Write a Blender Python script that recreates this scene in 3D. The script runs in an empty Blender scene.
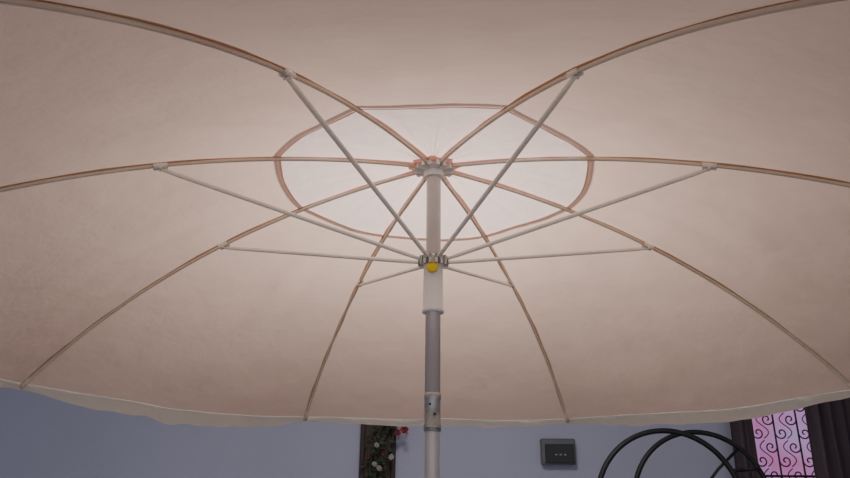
import bpy, bmesh, math, random
from mathutils import Vector, Matrix, noise
random.seed(4)
CZ=1.35                       # camera height above the floor
# ---------------------------------------------------------------- helpers
def link(o,parent=None):
    bpy.context.scene.collection.objects.link(o)
    if parent: o.parent=parent
    return o
def empty(name,loc=(0,0,0)):
    e=bpy.data.objects.new(name,None); e.location=loc; e.empty_display_size=.1
    return link(e)
def obj(name,bm,mat,parent=None,smooth=True):
    me=bpy.data.meshes.new(name); bm.normal_update(); bm.to_mesh(me); bm.free()
    if smooth:
        for p in me.polygons: p.use_smooth=True
    mats=mat if isinstance(mat,(list,tuple)) else [mat]
    for m in mats: me.materials.append(m)
    return link(bpy.data.objects.new(name,me),parent)
def tube(bm,pts,rad,seg=10,caps=True,mi=0,flat=1.0,closed=False):
    pts=[Vector(p) for p in pts]; n=len(pts); rings=[]
    rads=rad if isinstance(rad,(list,tuple)) else [rad]*n
    up=None
    for i,p in enumerate(pts):
        if closed: t=pts[(i+1)%n]-pts[i-1]
        else: t=pts[min(i+1,n-1)]-pts[max(i-1,0)]
        t.normalize()
        if up is None:
            a=Vector((0,0,1)) if abs(t.z)<.9 else Vector((1,0,0))
        else: a=up
        s=t.cross(a).normalized(); u=s.cross(t).normalized(); up=u
        rings.append([bm.verts.new(p+(s*math.cos(k*2*math.pi/seg)+u*math.sin(k*2*math.pi/seg)*flat)*rads[i]) for k in range(seg)])
    m=n if closed else n-1
    for i in range(m):
        A=rings[i];B=rings[(i+1)%n]
        for k in range(seg):
            f=bm.faces.new((A[k],A[(k+1)%seg],B[(k+1)%seg],B[k])); f.material_index=mi
    if caps and not closed:
        f=bm.faces.new(rings[0][::-1]); f.material_index=mi
        f=bm.faces.new(rings[-1]); f.material_index=mi
def lathe(bm,prof,seg=32,c=(0,0),mi=0):
    rings=[[bm.verts.new((c[0]+r*math.cos(k*2*math.pi/seg),c[1]+r*math.sin(k*2*math.pi/seg),z)) for k in range(seg)] for r,z in prof]
    for A,B in zip(rings,rings[1:]):
        for k in range(seg):
            f=bm.faces.new((A[k],A[(k+1)%seg],B[(k+1)%seg],B[k])); f.material_index=mi
def box(bm,x0,x1,y0,y1,z0,z1,mi=0,M=None,bev=0):
    r=bmesh.ops.create_cube(bm,size=1)
    vs=r['verts']
    for v in vs:
        v.co=Vector(((x0+x1)/2+v.co.x*(x1-x0),(y0+y1)/2+v.co.y*(y1-y0),(z0+z1)/2+v.co.z*(z1-z0)))
        if M: v.co=M@v.co
    fs=set(f for v in vs for f in v.link_faces)
    for f in fs: f.material_index=mi
    if bev:
        es=list(set(e for v in vs for e in v.link_edges))
        bmesh.ops.bevel(bm,geom=es,offset=bev,segments=2,affect='EDGES',profile=.5)
def mat(name,col,rough=.6,metal=0,bump=0,bscale=40,var=0,vscale=4,col2=None,transl=0,tcol=None,spec=.5,stretch=None):
    m=bpy.data.materials.new(name); m.use_nodes=True
    nt=m.node_tree; N=nt.nodes; L=nt.links; b=N['Principled BSDF']
    b.inputs['Base Color'].default_value=(*col,1); b.inputs['Roughness'].default_value=rough
    b.inputs['Metallic'].default_value=metal; b.inputs['Specular IOR Level'].default_value=spec
    tc=N.new('ShaderNodeTexCoord'); src=tc.outputs['Object']
    if stretch:
        mp=N.new('ShaderNodeMapping'); mp.inputs['Scale'].default_value=stretch; L.new(src,mp.inputs[0]); src=mp.outputs[0]
    if var or col2:
        n=N.new('ShaderNodeTexNoise'); n.inputs['Scale'].default_value=vscale; n.inputs['Detail'].default_value=5
        L.new(src,n.inputs['Vector'])
        r=N.new('ShaderNodeValToRGB'); c2=col2 or tuple(c*(1-var) for c in col)
        r.color_ramp.elements[0].position=.32; r.color_ramp.elements[1].position=.68
        r.color_ramp.elements[0].color=(*c2,1); r.color_ramp.elements[1].color=(*col,1)
        L.new(n.outputs['Fac'],r.inputs[0]); L.new(r.outputs[0],b.inputs['Base Color'])
    bo=None
    if bump:
        n2=N.new('ShaderNodeTexNoise'); n2.inputs['Scale'].default_value=bscale; n2.inputs['Detail'].default_value=6
        L.new(src,n2.inputs['Vector'])
        bp=N.new('ShaderNodeBump'); bp.inputs['Strength'].default_value=bump; bp.inputs['Distance'].default_value=.02
        L.new(n2.outputs['Fac'],bp.inputs['Height']); L.new(bp.outputs[0],b.inputs['Normal']); bo=bp.outputs[0]
    if transl:
        t=N.new('ShaderNodeBsdfTranslucent'); t.inputs[0].default_value=(*(tcol or col),1)
        if bo: L.new(bo,t.inputs['Normal'])
        mx=N.new('ShaderNodeMixShader'); mx.inputs[0].default_value=transl
        L.new(b.outputs[0],mx.inputs[1]); L.new(t.outputs[0],mx.inputs[2]); L.new(mx.outputs[0],N['Material Output'].inputs[0])
    return m
# ---------------------------------------------------------------- materials
M_fab=mat('canopy_fabric',(.69,.60,.50),.9,bump=.26,bscale=12,col2=(.69,.53,.46),vscale=2.0,transl=.46,tcol=(.79,.60,.51),spec=.1)
M_cap=mat('vent_fabric',(.80,.70,.66),.9,bump=.4,bscale=20,col2=(.80,.61,.57),vscale=7,transl=.46,tcol=(.86,.72,.69),spec=.1)
M_hem=mat('hem_fabric',(.84,.83,.74),.9,bump=.3,bscale=40,transl=.4,tcol=(.86,.82,.70),spec=.1)
M_seam=mat('seam_tape',(.62,.48,.37),.9,col2=(.50,.34,.26),vscale=9,transl=.2,tcol=(.8,.5,.35),spec=.1)
M_trim=mat('vent_trim',(.76,.30,.18),.9,col2=(.78,.62,.57),vscale=7,transl=.3,tcol=(.85,.5,.4),spec=.1)
M_rib=mat('rib_enamel',(.78,.73,.62),.45,col2=(.66,.56,.45),vscale=6)
M_strut=mat('strut_enamel',(.92,.91,.83),.4,var=.08,vscale=12)
M_plast=mat('white_plastic',(.82,.83,.80),.4,var=.05,vscale=20)
M_yel=mat('yellow_plastic',(.92,.68,.02),.45,var=.1)
M_pole=mat('pole_enamel',(.60,.55,.54),.36,metal=.2,col2=(.53,.48,.49),vscale=10)
M_poleup=mat('pole_metal',(.42,.42,.42),.35,metal=.55,var=.15,vscale=14)
M_chrome=mat('sleeve_metal',(.45,.47,.47),.4,metal=.6,var=.4,vscale=45)
M_dark=mat('dark_hole',(.03,.03,.03),.6,var=.1)
M_wall=mat('lavender_paint',(.44,.46,.60),.85,bump=.08,bscale=60,var=.06,vscale=1.5)
M_ceil=mat('ceiling_paint',(.75,.74,.74),.9,bump=.05,var=.03)
M_iron=mat('black_iron',(.012,.012,.014),.5,var=.3,vscale=20)
M_wood=mat('dark_wood',(.06,.035,.03),.6,col2=(.03,.018,.015),vscale=8,bump=.2,stretch=(1,1,.1))
M_frame=mat('window_wood',(.14,.08,.08),.55,col2=(.09,.05,.05),vscale=9,stretch=(1,1,.1))
M_leaf=mat('leaf',(.07,.10,.05),.6,var=.5,vscale=20)
M_pink=mat('petal_pink',(.50,.10,.14),.7,var=.4,vscale=30,transl=.2)
M_white=mat('petal_white',(.68,.60,.60),.7,var=.2,vscale=30,transl=.2)
M_conc=mat('concrete',(.45,.44,.42),.9,bump=.4,bscale=60,var=.2,vscale=9)
M_curt=mat('curtain_fabric',(.12,.09,.11),.9,col2=(.06,.045,.06),vscale=20,stretch=(1,1,.05),transl=.15)
M_ext=mat('pink_stucco',(.92,.28,.60),.9,col2=(.80,.50,.90),vscale=2.5,bump=.3)
M_gnd=mat('pavement',(.4,.38,.36),.9,var=.2)
M_box=mat('box_plastic',(.13,.135,.15),.35,var=.1)
M_box2=mat('box_face',(.012,.013,.016),.3,var=.1)
M_lab=mat('box_keys',(.35,.36,.38),.4,var=.1)
M_pot=mat('terracotta',(.45,.2,.12),.85,var=.2,vscale=12,bump=.2)
M_floor=bpy.data.materials.new('floor_tile'); M_floor.use_nodes=True
nt=M_floor.node_tree; bk=nt.nodes.new('ShaderNodeTexBrick'); tc=nt.nodes.new('ShaderNodeTexCoord')
bk.offset=0; bk.inputs['Scale'].default_value=1; bk.inputs['Brick Width'].default_value=.4; bk.inputs['Row Height'].default_value=.4
bk.inputs['Mortar Size'].default_value=.006; bk.inputs['Color1'].default_value=(.62,.54,.48,1); bk.inputs['Color2'].default_value=(.58,.50,.45,1)
bk.inputs['Mortar'].default_value=(.3,.28,.26,1)
nt.links.new(tc.outputs['Object'],bk.inputs[0]); nt.links.new(bk.outputs[0],nt.nodes['Principled BSDF'].inputs['Base Color'])
nt.nodes['Principled BSDF'].inputs['Roughness'].default_value=.35
# ---------------------------------------------------------------- umbrella
Hh=CZ+.7562; Hr=CZ+.5233; AZ0=.0112
Rs=.5876; Rr=1.232; Rv=.355
def zc(r): return Hh-.0596*r-.1983*r*r-.0252*r**4
def az(i): return math.radians(22.5+45*i)+AZ0
def rp(i,r,dz=0):
    a=az(i); return Vector((r*math.sin(a),r*math.cos(a),zc(r)+dz))
def rnd(p,r,k):
    """round the chord point p (panel radius r) part of the way out to a circle"""
    l=math.hypot(p.x,p.y); f=1+k*(r/l-1)
    return Vector((p.x*f,p.y*f,p.z-.19*l*(f-1)))
SAG=[.018,.014,-.012,-.022,-.012,.014,.020,.010]   # near panels belly upward a little
HEM=[1.3,1,.25,.2,.25,1,1.5,.9]
def cnoise(p,i): return noise.noise(Vector((p.x*2.2,p.y*2.2,i*3.7)))*.018+noise.noise(Vector((p.x*8,p.y*8,i*1.7)))*.004
umb=empty('beach_umbrella')
def panels(name,r0,r1,nr,ns,dz0,dz1,m,cap=False,pleat=.0035):
    bm=bmesh.new()
    for i in range(8):
        g=[]
        for a in range(nr+1):
            t=a/nr; r=r0+(r1-r0)*t
            dz=dz0+(dz1-dz0)*t
            A=rp(i,r,dz);B=rp(i+1,r,dz); row=[]
            sg=0 if cap else SAG[i]
            kk=.55*t if cap else .55*max(0,1-t*4)
            for b in range(ns+1):
                s=b/ns; p=A.lerp(B,s); e=math.sin(math.pi*s)
                p=rnd(p,r,kk)
                pl=pleat*max(0,1-abs(t)*.9)*(1 if cap else min(1,t*5))
                n2=math.sin((s-.5)*24+i*1.3+2*noise.noise(p*3))*pl
                n3=math.sin((s-.5)*40+i*2.1+3*noise.noise(p*2))*.0022*t
                p.z+=e*(cnoise(p,i)+n2+n3*min(1,(1-t)*5)-sg*t)
                row.append(bm.verts.new(p))
            g.append(row)
        for a in range(nr):
            for b in range(ns):
                bm.faces.new((g[a][b],g[a+1][b],g[a+1][b+1],g[a][b+1]))
    bmesh.ops.remove_doubles(bm,verts=bm.verts,dist=.0004)
    return obj(name,bm,m,umb)
panels('canopy_main',Rv,Rr,40,36,.006,.006,M_fab)
panels('vent_cap',.012,.366,18,30,.014,.013,M_cap,cap=True,pleat=.006)
# hem (short drop hanging from the rim)
bm=bmesh.new(); NS=48
for i in range(8):
    A=rp(i,Rr,.006);B=rp(i+1,Rr,.006); prev=None
    for b in range(NS+1):
        s=b/NS; p=A.lerp(B,s); e=math.sin(math.pi*s); h=HEM[i]
        p.z+=e*(cnoise(p,i)-SAG[i])
        out=Vector((p.x,p.y,0)).normalized()
        w=noise.noise(Vector((p.x*9,p.y*9,i)))
        hh=1+(h-1)*min(1,e*2)
        col=[p+out*.001, p+out*(.004+w*.006)+Vector((0,0,-.010*hh)), p+out*(w*.010-.002)+Vector((0,0,(-.018-.012*e-.006*noise.noise(Vector((s*12,i,0))))*hh))]
        col=[bm.verts.new(q) for q in col]
        if prev:
            for k in range(2): bm.faces.new((prev[k],prev[k+1],col[k+1],col[k]))
        prev=col
obj('canopy_hem',bm,M_hem,umb)
# seam tapes along ribs
bm=bmesh.new()
for i in range(8):
    a=az(i); side=Vector((math.cos(a),-math.sin(a),0)); prev=None
    for k in range(81):
        r=.03+(Rr-.03)*k/80
        inner=r<Rv*.95
        c=rp(i,r,.0035); w=(.0058 if not inner else .0070+.0030*noise.noise(Vector((r*14,i*3,0))))+.0010*math.sin(r*40+i)
        c2=c+side*(.0018*math.sin(r*9+i))
        cur=[bm.verts.new(c2-side*w+Vector((0,0,-w*.2))),bm.verts.new(c2+Vector((0,0,-.001))),bm.verts.new(c2+side*w+Vector((0,0,-w*.2)))]
        if prev:
            for j in range(2):
                f=bm.faces.new((prev[j],prev[j+1],cur[j+1],cur[j])); f.material_index=1 if inner else 0
        prev=cur
obj('canopy_seams',bm,[M_seam,M_trim],umb)
bm=bmesh.new()
for i in range(8):
    A=rp(i,Rv,.0035);B=rp(i+1,Rv,.0035); prev=None
    for k in range(37):
        s=k/36; p=rnd(A.lerp(B,s),Rv,.55); n=Vector((-p.x,-p.y,0)).normalized()
        p.z+=math.sin(math.pi*s)*cnoise(p,i)
        w=.0005+.0030*abs(noise.noise(Vector((s*3,i*2.3,1))))
        cur=[bm.verts.new(p-n*.002),bm.verts.new(p+n*w)]
        if prev: bm.faces.new((prev[0],prev[1],cur[1],cur[0]))
        prev=cur
R3=[]
for r,dz in ((.012,.006),(.040,.005),(.055,.004)):
    R3.append([bm.verts.new((( r*(1+.12*math.sin(k*math.pi/2+1)))*math.sin(k*math.pi/16),(r*(1+.12*math.sin(k*math.pi/2+1)))*math.cos(k*math.pi/16),zc(r)+dz)) for k in range(32)])
for A,B in zip(R3,R3[1:]):
    for k in range(32): bm.faces.new((A[k],A[(k+1)%32],B[(k+1)%32],B[k]))
obj('vent_trim',bm,M_trim,umb)
# ribs
bm=bmesh.new()
for i in range(8):
    tube(bm,[rp(i,.022+(Rr-.022)*k/48,-.002) for k in range(49)],.0042,8)
    tube(bm,[rp(i,Rr-.03,-.002),rp(i,Rr+.004,-.003)],[.006,.0065],10)
obj('ribs',bm,M_rib,umb)
# struts with brackets
bm=bmesh.new()
for i in range(8):
    a=az(i); d=Vector((math.sin(a),math.cos(a),0)); side=Vector((math.cos(a),-math.sin(a),0))
    p0=d*.026+Vector((0,0,Hr+.002)); p1=rp(i,Rs,-.010)
    tube(bm,[p0,p0.lerp(p1,.06),p0.lerp(p1,.94),p1],[.0035,.0048,.0048,.0035],8)
    for sgn in (-1,1):
        q0=rp(i,Rs-.012,-.004)+side*sgn*.0052; q1=rp(i,Rs+.014,-.004)+side*sgn*.0052
        tube(bm,[q0,q1],.0028,6,flat=2)
    tube(bm,[rp(i,Rs,-.010)-side*.007,rp(i,Rs,-.010)+side*.007],.0026,8)
obj('struts',bm,M_strut,umb)
# hub
bm=bmesh.new()
lathe(bm,[(.0,Hh+.008),(.030,Hh+.006),(.034,Hh+.002),(.034,Hh-.008),(.024,Hh-.012),(.022,Hh-.026),(.017,Hh-.028)],40)
for i in range(8):
    for s in (-1,1):
        a=az(i)+s*.17
        d=Vector((math.sin(a),math.cos(a),0)); sd=Vector((math.cos(a),-math.sin(a),0))
        M=Matrix((( sd.x,d.x,0,0),(sd.y,d.y,0,0),(0,0,1,0),(0,0,0,1)))
        box(bm,-.0035,.0035,.020,.046,Hh-.012,Hh+.001,M=M,bev=.001)
obj('hub',bm,M_plast,umb,smooth=False)
bm=bmesh.new()
lathe(bm,[(.0,Hh+.075),(.012,Hh+.072),(.018,Hh+.055),(.014,Hh+.04),(.02,Hh+.028),(.03,Hh+.024),(.0,Hh+.02)],24)
obj('finial',bm,M_plast,umb)
# runner
bm=bmesh.new(); R0=Hr
lathe(bm,[(.017,R0+.012),(.022,R0+.012),(.026,R0+.007),(.026,R0-.008),(.021,R0-.014),(.0215,R0-.045),(.0220,R0-.108),(.0235,R0-.110),(.0235,R0-.116),(.017,R0-.116)],40)
for i in range(8):
    for s in (-1,1):
        a=az(i)+s*.2
        d=Vector((math.sin(a),math.cos(a),0)); sd=Vector((math.cos(a),-math.sin(a),0))
        M=Matrix((( sd.x,d.x,0,0),(sd.y,d.y,0,0),(0,0,1,0),(0,0,0,1)))
        box(bm,-.003,.003,.018,.033,R0-.010,R0+.009,M=M,bev=.001)
obj('runner',bm,M_plast,umb)
bm=bmesh.new()
tube(bm,[(-.002,-.018,R0-.020),(-.002,-.0275,R0-.020),(-.002,-.0295,R0-.020)],[.0125,.0125,.009],20)
obj('runner_button',bm,M_yel,umb)
# pole
bm=bmesh.new()
lathe(bm,[(.0165,Hh-.026),(.0165,R0-.02)],32)
obj('pole_upper',bm,M_poleup,umb)
bm=bmesh.new()
J=CZ+.232
lathe(bm,[(.0162,R0-.02),(.0162,J),(.0,J)],32)
lathe(bm,[(.0150,J+.0),(.0150,.06),(0,.06)],32)
obj('pole_lower',bm,M_pole,umb)
bm=bmesh.new()
lathe(bm,[(.0162,J+.004),(.0176,J+.003),(.0176,J-.008),(.0166,J-.010),(.0166,J-.058),(.0178,J-.060),(.0178,J-.072),(.0152,J-.074)],32)
tube(bm,[(-.012,-.0105,J-.066),(-.012,-.019,J-.066),(.012,-.019,J-.066),(.012,-.0105,J-.066)],.003,8)
obj('pole_joint_sleeve',bm,M_chrome,umb)
bm=bmesh.new()
tube(bm,[(-.005,-.0145,J-.020),(-.005,-.0167,J-.020)],.0024,12)
tube(bm,[(.005,-.0145,J-.040),(.005,-.019,J-.040)],.0026,12)
obj('pole_joint_pins',bm,M_dark,umb)
bm=bmesh.new()
lathe(bm,[(0,0),(.25,0),(.26,.01),(.26,.05),(.24,.065),(.05,.085),(.032,.09),(.030,.34),(.0155,.34)],48)
obj('base',bm,M_conc,umb)
# ---------------------------------------------------------------- room
YB=2.6; XL=-3.2; XR=3.2; YF=-3.6; ZC=3.1
WX0,WX1,WZ0,WZ1=1.74,2.85,.95,2.25
bm=bmesh.new()
box(bm,XL,WX0,YB,YB+.15,0,ZC); box(bm,WX1,XR,YB,YB+.15,0,ZC)
box(bm,WX0,WX1,YB,YB+.15,0,WZ0); box(bm,WX0,WX1,YB,YB+.15,WZ1,ZC)
obj('wall_back',bm,M_wall,smooth=False)
bm=bmesh.new(); box(bm,XL-.15,XL,YF,YB+.15,0,ZC); obj('wall_left',bm,M_wall,smooth=False)
bm=bmesh.new(); box(bm,XR,XR+.15,YF,YB+.15,0,ZC); obj('wall_right',bm,M_wall,smooth=False)
bm=bmesh.new(); box(bm,XL-.15,XR+.15,YF,YB+.15,-.1,0); obj('floor',bm,M_floor,smooth=False)
bm=bmesh.new(); box(bm,XL-.15,XR+.15,YF,YB+.15,ZC,ZC+.1); obj('ceiling',bm,M_ceil,smooth=False)
bm=bmesh.new(); box(bm,XL,XR,YB-.015,YB,0,.09,bev=.003); obj('baseboard_back',bm,M_frame,smooth=False)
# window
win=empty('window_1')
bm=bmesh.new()
for a in ((WX0-.06,WX0+.03,WZ0-.06,WZ1+.06),(WX1-.03,WX1+.06,WZ0-.06,WZ1+.06),(WX0,WX1,WZ0-.06,WZ0+.03),(WX0,WX1,WZ1-.03,WZ1+.06),(2.27,2.32,WZ0,WZ1)):
    box(bm,a[0],a[1],YB-.02,YB+.10,a[2],a[3],bev=.004)
obj('frame',bm,M_frame,win,smooth=False)
bm=bmesh.new()
def spiral(cx,cz,r,turns,dirn,a0,y):
    pts=[]
    for k in range(40):
        t=k/39; rr=r*(1-.85*t); a=a0+dirn*turns*2*math.pi*t
        pts.append((cx+rr*math.cos(a),y,cz+rr*math.sin(a)))
    return pts
yg=YB+.06
for k in range(9):
    x=WX0+.05+k*.13
    tube(bm,[(x,yg,WZ0),(x,yg,WZ1)],.005,6)
    z=WZ0+.1
    while z<WZ1-.05:
        tube(bm,spiral(x+.035,z,.035,1.2,1,math.pi,yg),.004,5)
        tube(bm,spiral(x+.095,z+.075,.035,1.2,-1,0,yg),.004,5)
        tube(bm,[(x+.065+.03*math.sin(j/11*math.pi*2),yg,z-.03+.14*j/11) for j in range(12)],.003,5)
        z+=.15
for z in (WZ0+.25,WZ0+.62,WZ1-.2): tube(bm,[(WX0,yg,z),(WX1,yg,z)],.007,6)
obj('grille',bm,M_iron,win)
# curtains
def curtain(name,x0,x1,amp,par=None):
    bm=bmesh.new(); prev=None; n=120
    for k in range(n+1):
        s=k/n; x=x0+(x1-x0)*s
        y=YB-.10+amp*math.sin(s*(x1-x0)*2*math.pi/.07)
        cur=[bm.verts.new((x+.006*math.sin(z*3),y+.006*math.sin(z*5+s*20),z)) for z in (.25,.7,1.2,1.6,1.9,2.2,2.42)]
        if prev:
            for j in range(6): bm.faces.new((prev[j],prev[j+1],cur[j+1],cur[j]))
        prev=cur
    return obj(name,bm,M_curt,par)
cur=empty('window_curtain')
curtain('drape_left',1.615,1.715,.018,cur); curtain('drape_right',2.03,2.75,.028,cur)
bm=bmesh.new(); tube(bm,[(1.5,YB-.10,2.44),(3.0,YB-.10,2.44)],.014,12)
for x in (1.6,2.95): tube(bm,[(x,YB-.10,2.44),(x,YB,2.44)],.008,8)
for x in (1.5,3.0): tube(bm,[(x-.02,YB-.10,2.44),(x,YB-.10,2.44),(x+.02,YB-.10,2.44)],[.012,.026,.012],12)
obj('curtain_rod',bm,M_frame,cur)
bm=bmesh.new(); box(bm,.5,6.5,6.0,6.2,-.1,2.75)
for x in (1.2,3.0,4.8): box(bm,x,x+.25,5.93,6.0,-.1,2.85,bev=.01)
box(bm,.4,6.6,5.9,6.25,2.75,2.85,bev=.01)
obj('garden_wall',bm,M_ext,smooth=False)
bm=bmesh.new(); box(bm,-8,10,YB+.15,9,-.15,-.1); obj('ground',bm,M_gnd,smooth=False)
# ---------------------------------------------------------------- wall box
pb=empty('wall_thermostat')
bm=bmesh.new(); box(bm,.592,.779,YB-.05,YB,1.612,1.749,bev=.008); obj('housing',bm,M_box,pb,smooth=False)
bm=bmesh.new(); box(bm,.612,.770,YB-.054,YB-.045,1.619,1.719,bev=.003); obj('face',bm,M_box2,pb,smooth=False)
bm=bmesh.new()
for k in range(3): box(bm,.665+k*.024,.677+k*.024,YB-.057,YB-.050,1.660,1.667,bev=.001)
obj('keys',bm,M_lab,pb,smooth=False)
# ---------------------------------------------------------------- wooden panel and flowering vine
wp=empty('wooden_wall_panel')
bm=bmesh.new(); box(bm,-.395,-.20,YB-.02,YB,.0,2.1)
for x in (-.395,-.225): box(bm,x,x+.025,YB-.035,YB-.01,.0,2.1,bev=.004)
for z in (0,1.0,2.075): box(bm,-.395,-.20,YB-.035,YB-.01,z,z+.025,bev=.004)
obj('board',bm,M_wood,wp,smooth=False)
fg=empty('potted_flowering_vine')
bm=bmesh.new(); lathe(bm,[(0,0),(.09,0),(.12,.2),(.135,.2),(.135,.235),(.115,.235),(.11,.2),(0,.2)],32,c=(-.29,YB-.19)); obj('pot',bm,M_pot,fg)
bm=bmesh.new()
def stemx(z): return -.28+.055*math.sin(z*7)
def stemy(z): return YB-.07-.11*max(0,1-z*1.4)
tube(bm,[(stemx(.18+k*.03),stemy(.18+k*.03),.18+k*.03) for k in range(57)],.004,6)
for k in range(480):
    z=random.uniform(.4,1.88); c=Vector((stemx(z)+random.gauss(.03,.032),stemy(z)+random.uniform(-.025,.02),z))
    a=random.uniform(0,6.28); d=Vector((math.cos(a),random.uniform(-.5,.2),math.sin(a))).normalized()
    s=d.cross(Vector((0,1,0))).normalized(); l=random.uniform(.022,.04); w=l*.3
    n=s.cross(d)*.006
    v=[bm.verts.new(q) for q in (c,c+d*l*.45+s*w,c+d*l,c+d*l*.45-s*w,c+d*l*.5+n)]
    for q in ((0,1,4),(1,2,4),(2,3,4),(3,0,4)): bm.faces.new([v[j] for j in q])
obj('leaves',bm,M_leaf,fg,smooth=False)
def flower(bm,c,R,mi):
    tilt=Matrix.Rotation(random.uniform(-.7,.7),3,'X')@Matrix.Rotation(random.uniform(-.7,.7),3,'Z')
    for ring,(n,rr,lift) in enumerate(((6,R,0),(5,R*.7,.006),(4,R*.4,.010))):
        for k in range(n):
            a=k*2*math.pi/n+ring*.5+c.z*20; d=Vector((math.cos(a),-.35-.4*ring,math.sin(a))).normalized(); s=Vector((-math.sin(a),0,math.cos(a)))
            o=Vector((0,-lift,0))
            v=[bm.verts.new(c+tilt@q) for q in (o,o+d*rr*.5+s*rr*.45,o+d*rr*.95+s*rr*.2,o+d*rr*.95-s*rr*.2,o+d*rr*.5-s*rr*.45,o+d*rr*.6+Vector((0,.005,0)))]
            for q in ((0,1,5),(1,2,5),(2,3,5),(3,4,5),(4,0,5)):
                f=bm.faces.new([v[j] for j in q]); f.material_index=mi
bm=bmesh.new()
for (x,z,R,mi) in ((-.175,1.81,.022,1),(-.15,1.785,.026,0),(-.185,1.765,.02,0),(-.145,1.815,.016,0),(-.14,1.755,.016,1),(-.30,1.70,.016,1),(-.26,1.66,.014,0),(-.31,1.60,.018,1),(-.285,1.58,.018,1),(-.22,1.64,.018,1),(-.27,1.5,.022,0),(-.32,1.40,.02,1),(-.22,1.3,.022,0),(-.3,1.2,.02,1),(-.22,1.84,.018,0),(-.34,1.64,.012,0)):
    flower(bm,Vector((x,YB-.11,z)),R,mi)
obj('blossoms',bm,[M_pink,M_white],fg,smooth=False)
# ---------------------------------------------------------------- round iron shelf stand (two hoops)
st=empty('round_metal_shelf_stand')
hc=[Vector((1.045,1.85,1.398)),Vector((1.275,2.10,1.420))]; HR=.32
bm=bmesh.new()
for c in hc:
    tube(bm,[c+Vector((HR*math.cos(a*math.pi/32),0,HR*math.sin(a*math.pi/32))) for a in range(64)],.012,10,closed=True)
    for s in (-1,1):
        tube(bm,[c+Vector((s*.10,0,-.305)),c+Vector((s*.16,0,-.8)),Vector((c.x+s*.24,c.y,.012))],.011,8)
        tube(bm,[Vector((c.x+s*.24,c.y,.0)),Vector((c.x+s*.24,c.y,.02))],.02,12)
    tube(bm,[c+Vector((-.15,0,-.75)),c+Vector((.15,0,-.75))],.009,8)
for ang in (28,195,-90):
    a=math.radians(ang); o=Vector((HR*math.cos(a),0,HR*math.sin(a)))
    tube(bm,[hc[0]+o,hc[1]+o],.008,8)
tube(bm,[hc[1]+Vector((.02,0,.072)),hc[1]+Vector((.09,0,.15)),hc[1]+Vector((.20,0,.245))],.007,8)
obj('hoops',bm,M_iron,st)
bm=bmesh.new()
for dz,w in ((.06,.31),(-.14,.285)):
    v=[]
    for th in (0,.012):
        v+= [bm.verts.new(q) for q in (hc[0]+Vector((-w,0,dz+th)),hc[0]+Vector((w,0,dz+th)),hc[1]+Vector((w,0,dz+th)),hc[1]+Vector((-w,0,dz+th)))]
    for q in ((3,2,1,0),(4,5,6,7),(0,1,5,4),(1,2,6,5),(2,3,7,6),(3,0,4,7)): bm.faces.new([v[j] for j in q])
obj('shelves',bm,M_iron,st,smooth=False)
# ---------------------------------------------------------------- light
w=bpy.data.worlds.new('sky'); bpy.context.scene.world=w; w.use_nodes=True
bg=w.node_tree.nodes['Background']; bg.inputs[0].default_value=(.88,.93,1.0,1); bg.inputs[1].default_value=.82
cl=empty('added_canopy_lamp',(0,0,0))  # added lamp, out of view, brightens the middle of the canopy through the cloth
LY=.2
bm=bmesh.new(); lathe(bm,[(0,ZC),(.33,ZC),(.34,ZC-.02),(.28,ZC-.05),(.0,ZC-.065)],48,c=(0,LY)); obj('added_lamp_shade',bm,M_ceil,cl)
ld=bpy.data.lights.new('added_canopy_light','AREA'); ld.shape='DISK'; ld.size=.66; ld.energy=34; ld.color=(1,.90,.83)
lo=bpy.data.objects.new('added_canopy_light',ld); lo.location=(0,LY,ZC-.08); link(lo,cl)
# ---------------------------------------------------------------- camera
cam=bpy.data.cameras.new('camera'); cam.sensor_width=36; cam.lens=717.47/850*36; cam.clip_start=.02
co=bpy.data.objects.new('camera',cam); link(co)
yaw,pit,rol=-.0126,.3677,-.0103
R=Vector((math.cos(yaw),-math.sin(yaw),0)); F=Vector((math.sin(yaw)*math.cos(pit),math.cos(yaw)*math.cos(pit),math.sin(pit)))
U=R.cross(F)
R2=R*math.cos(rol)-U*math.sin(rol); U2=R*math.sin(rol)+U*math.cos(rol)
mw=Matrix((( R2.x,U2.x,-F.x,0),(R2.y,U2.y,-F.y,-1.5),(R2.z,U2.z,-F.z,CZ),(0,0,0,1)))
co.matrix_world=mw
bpy.context.scene.camera=co
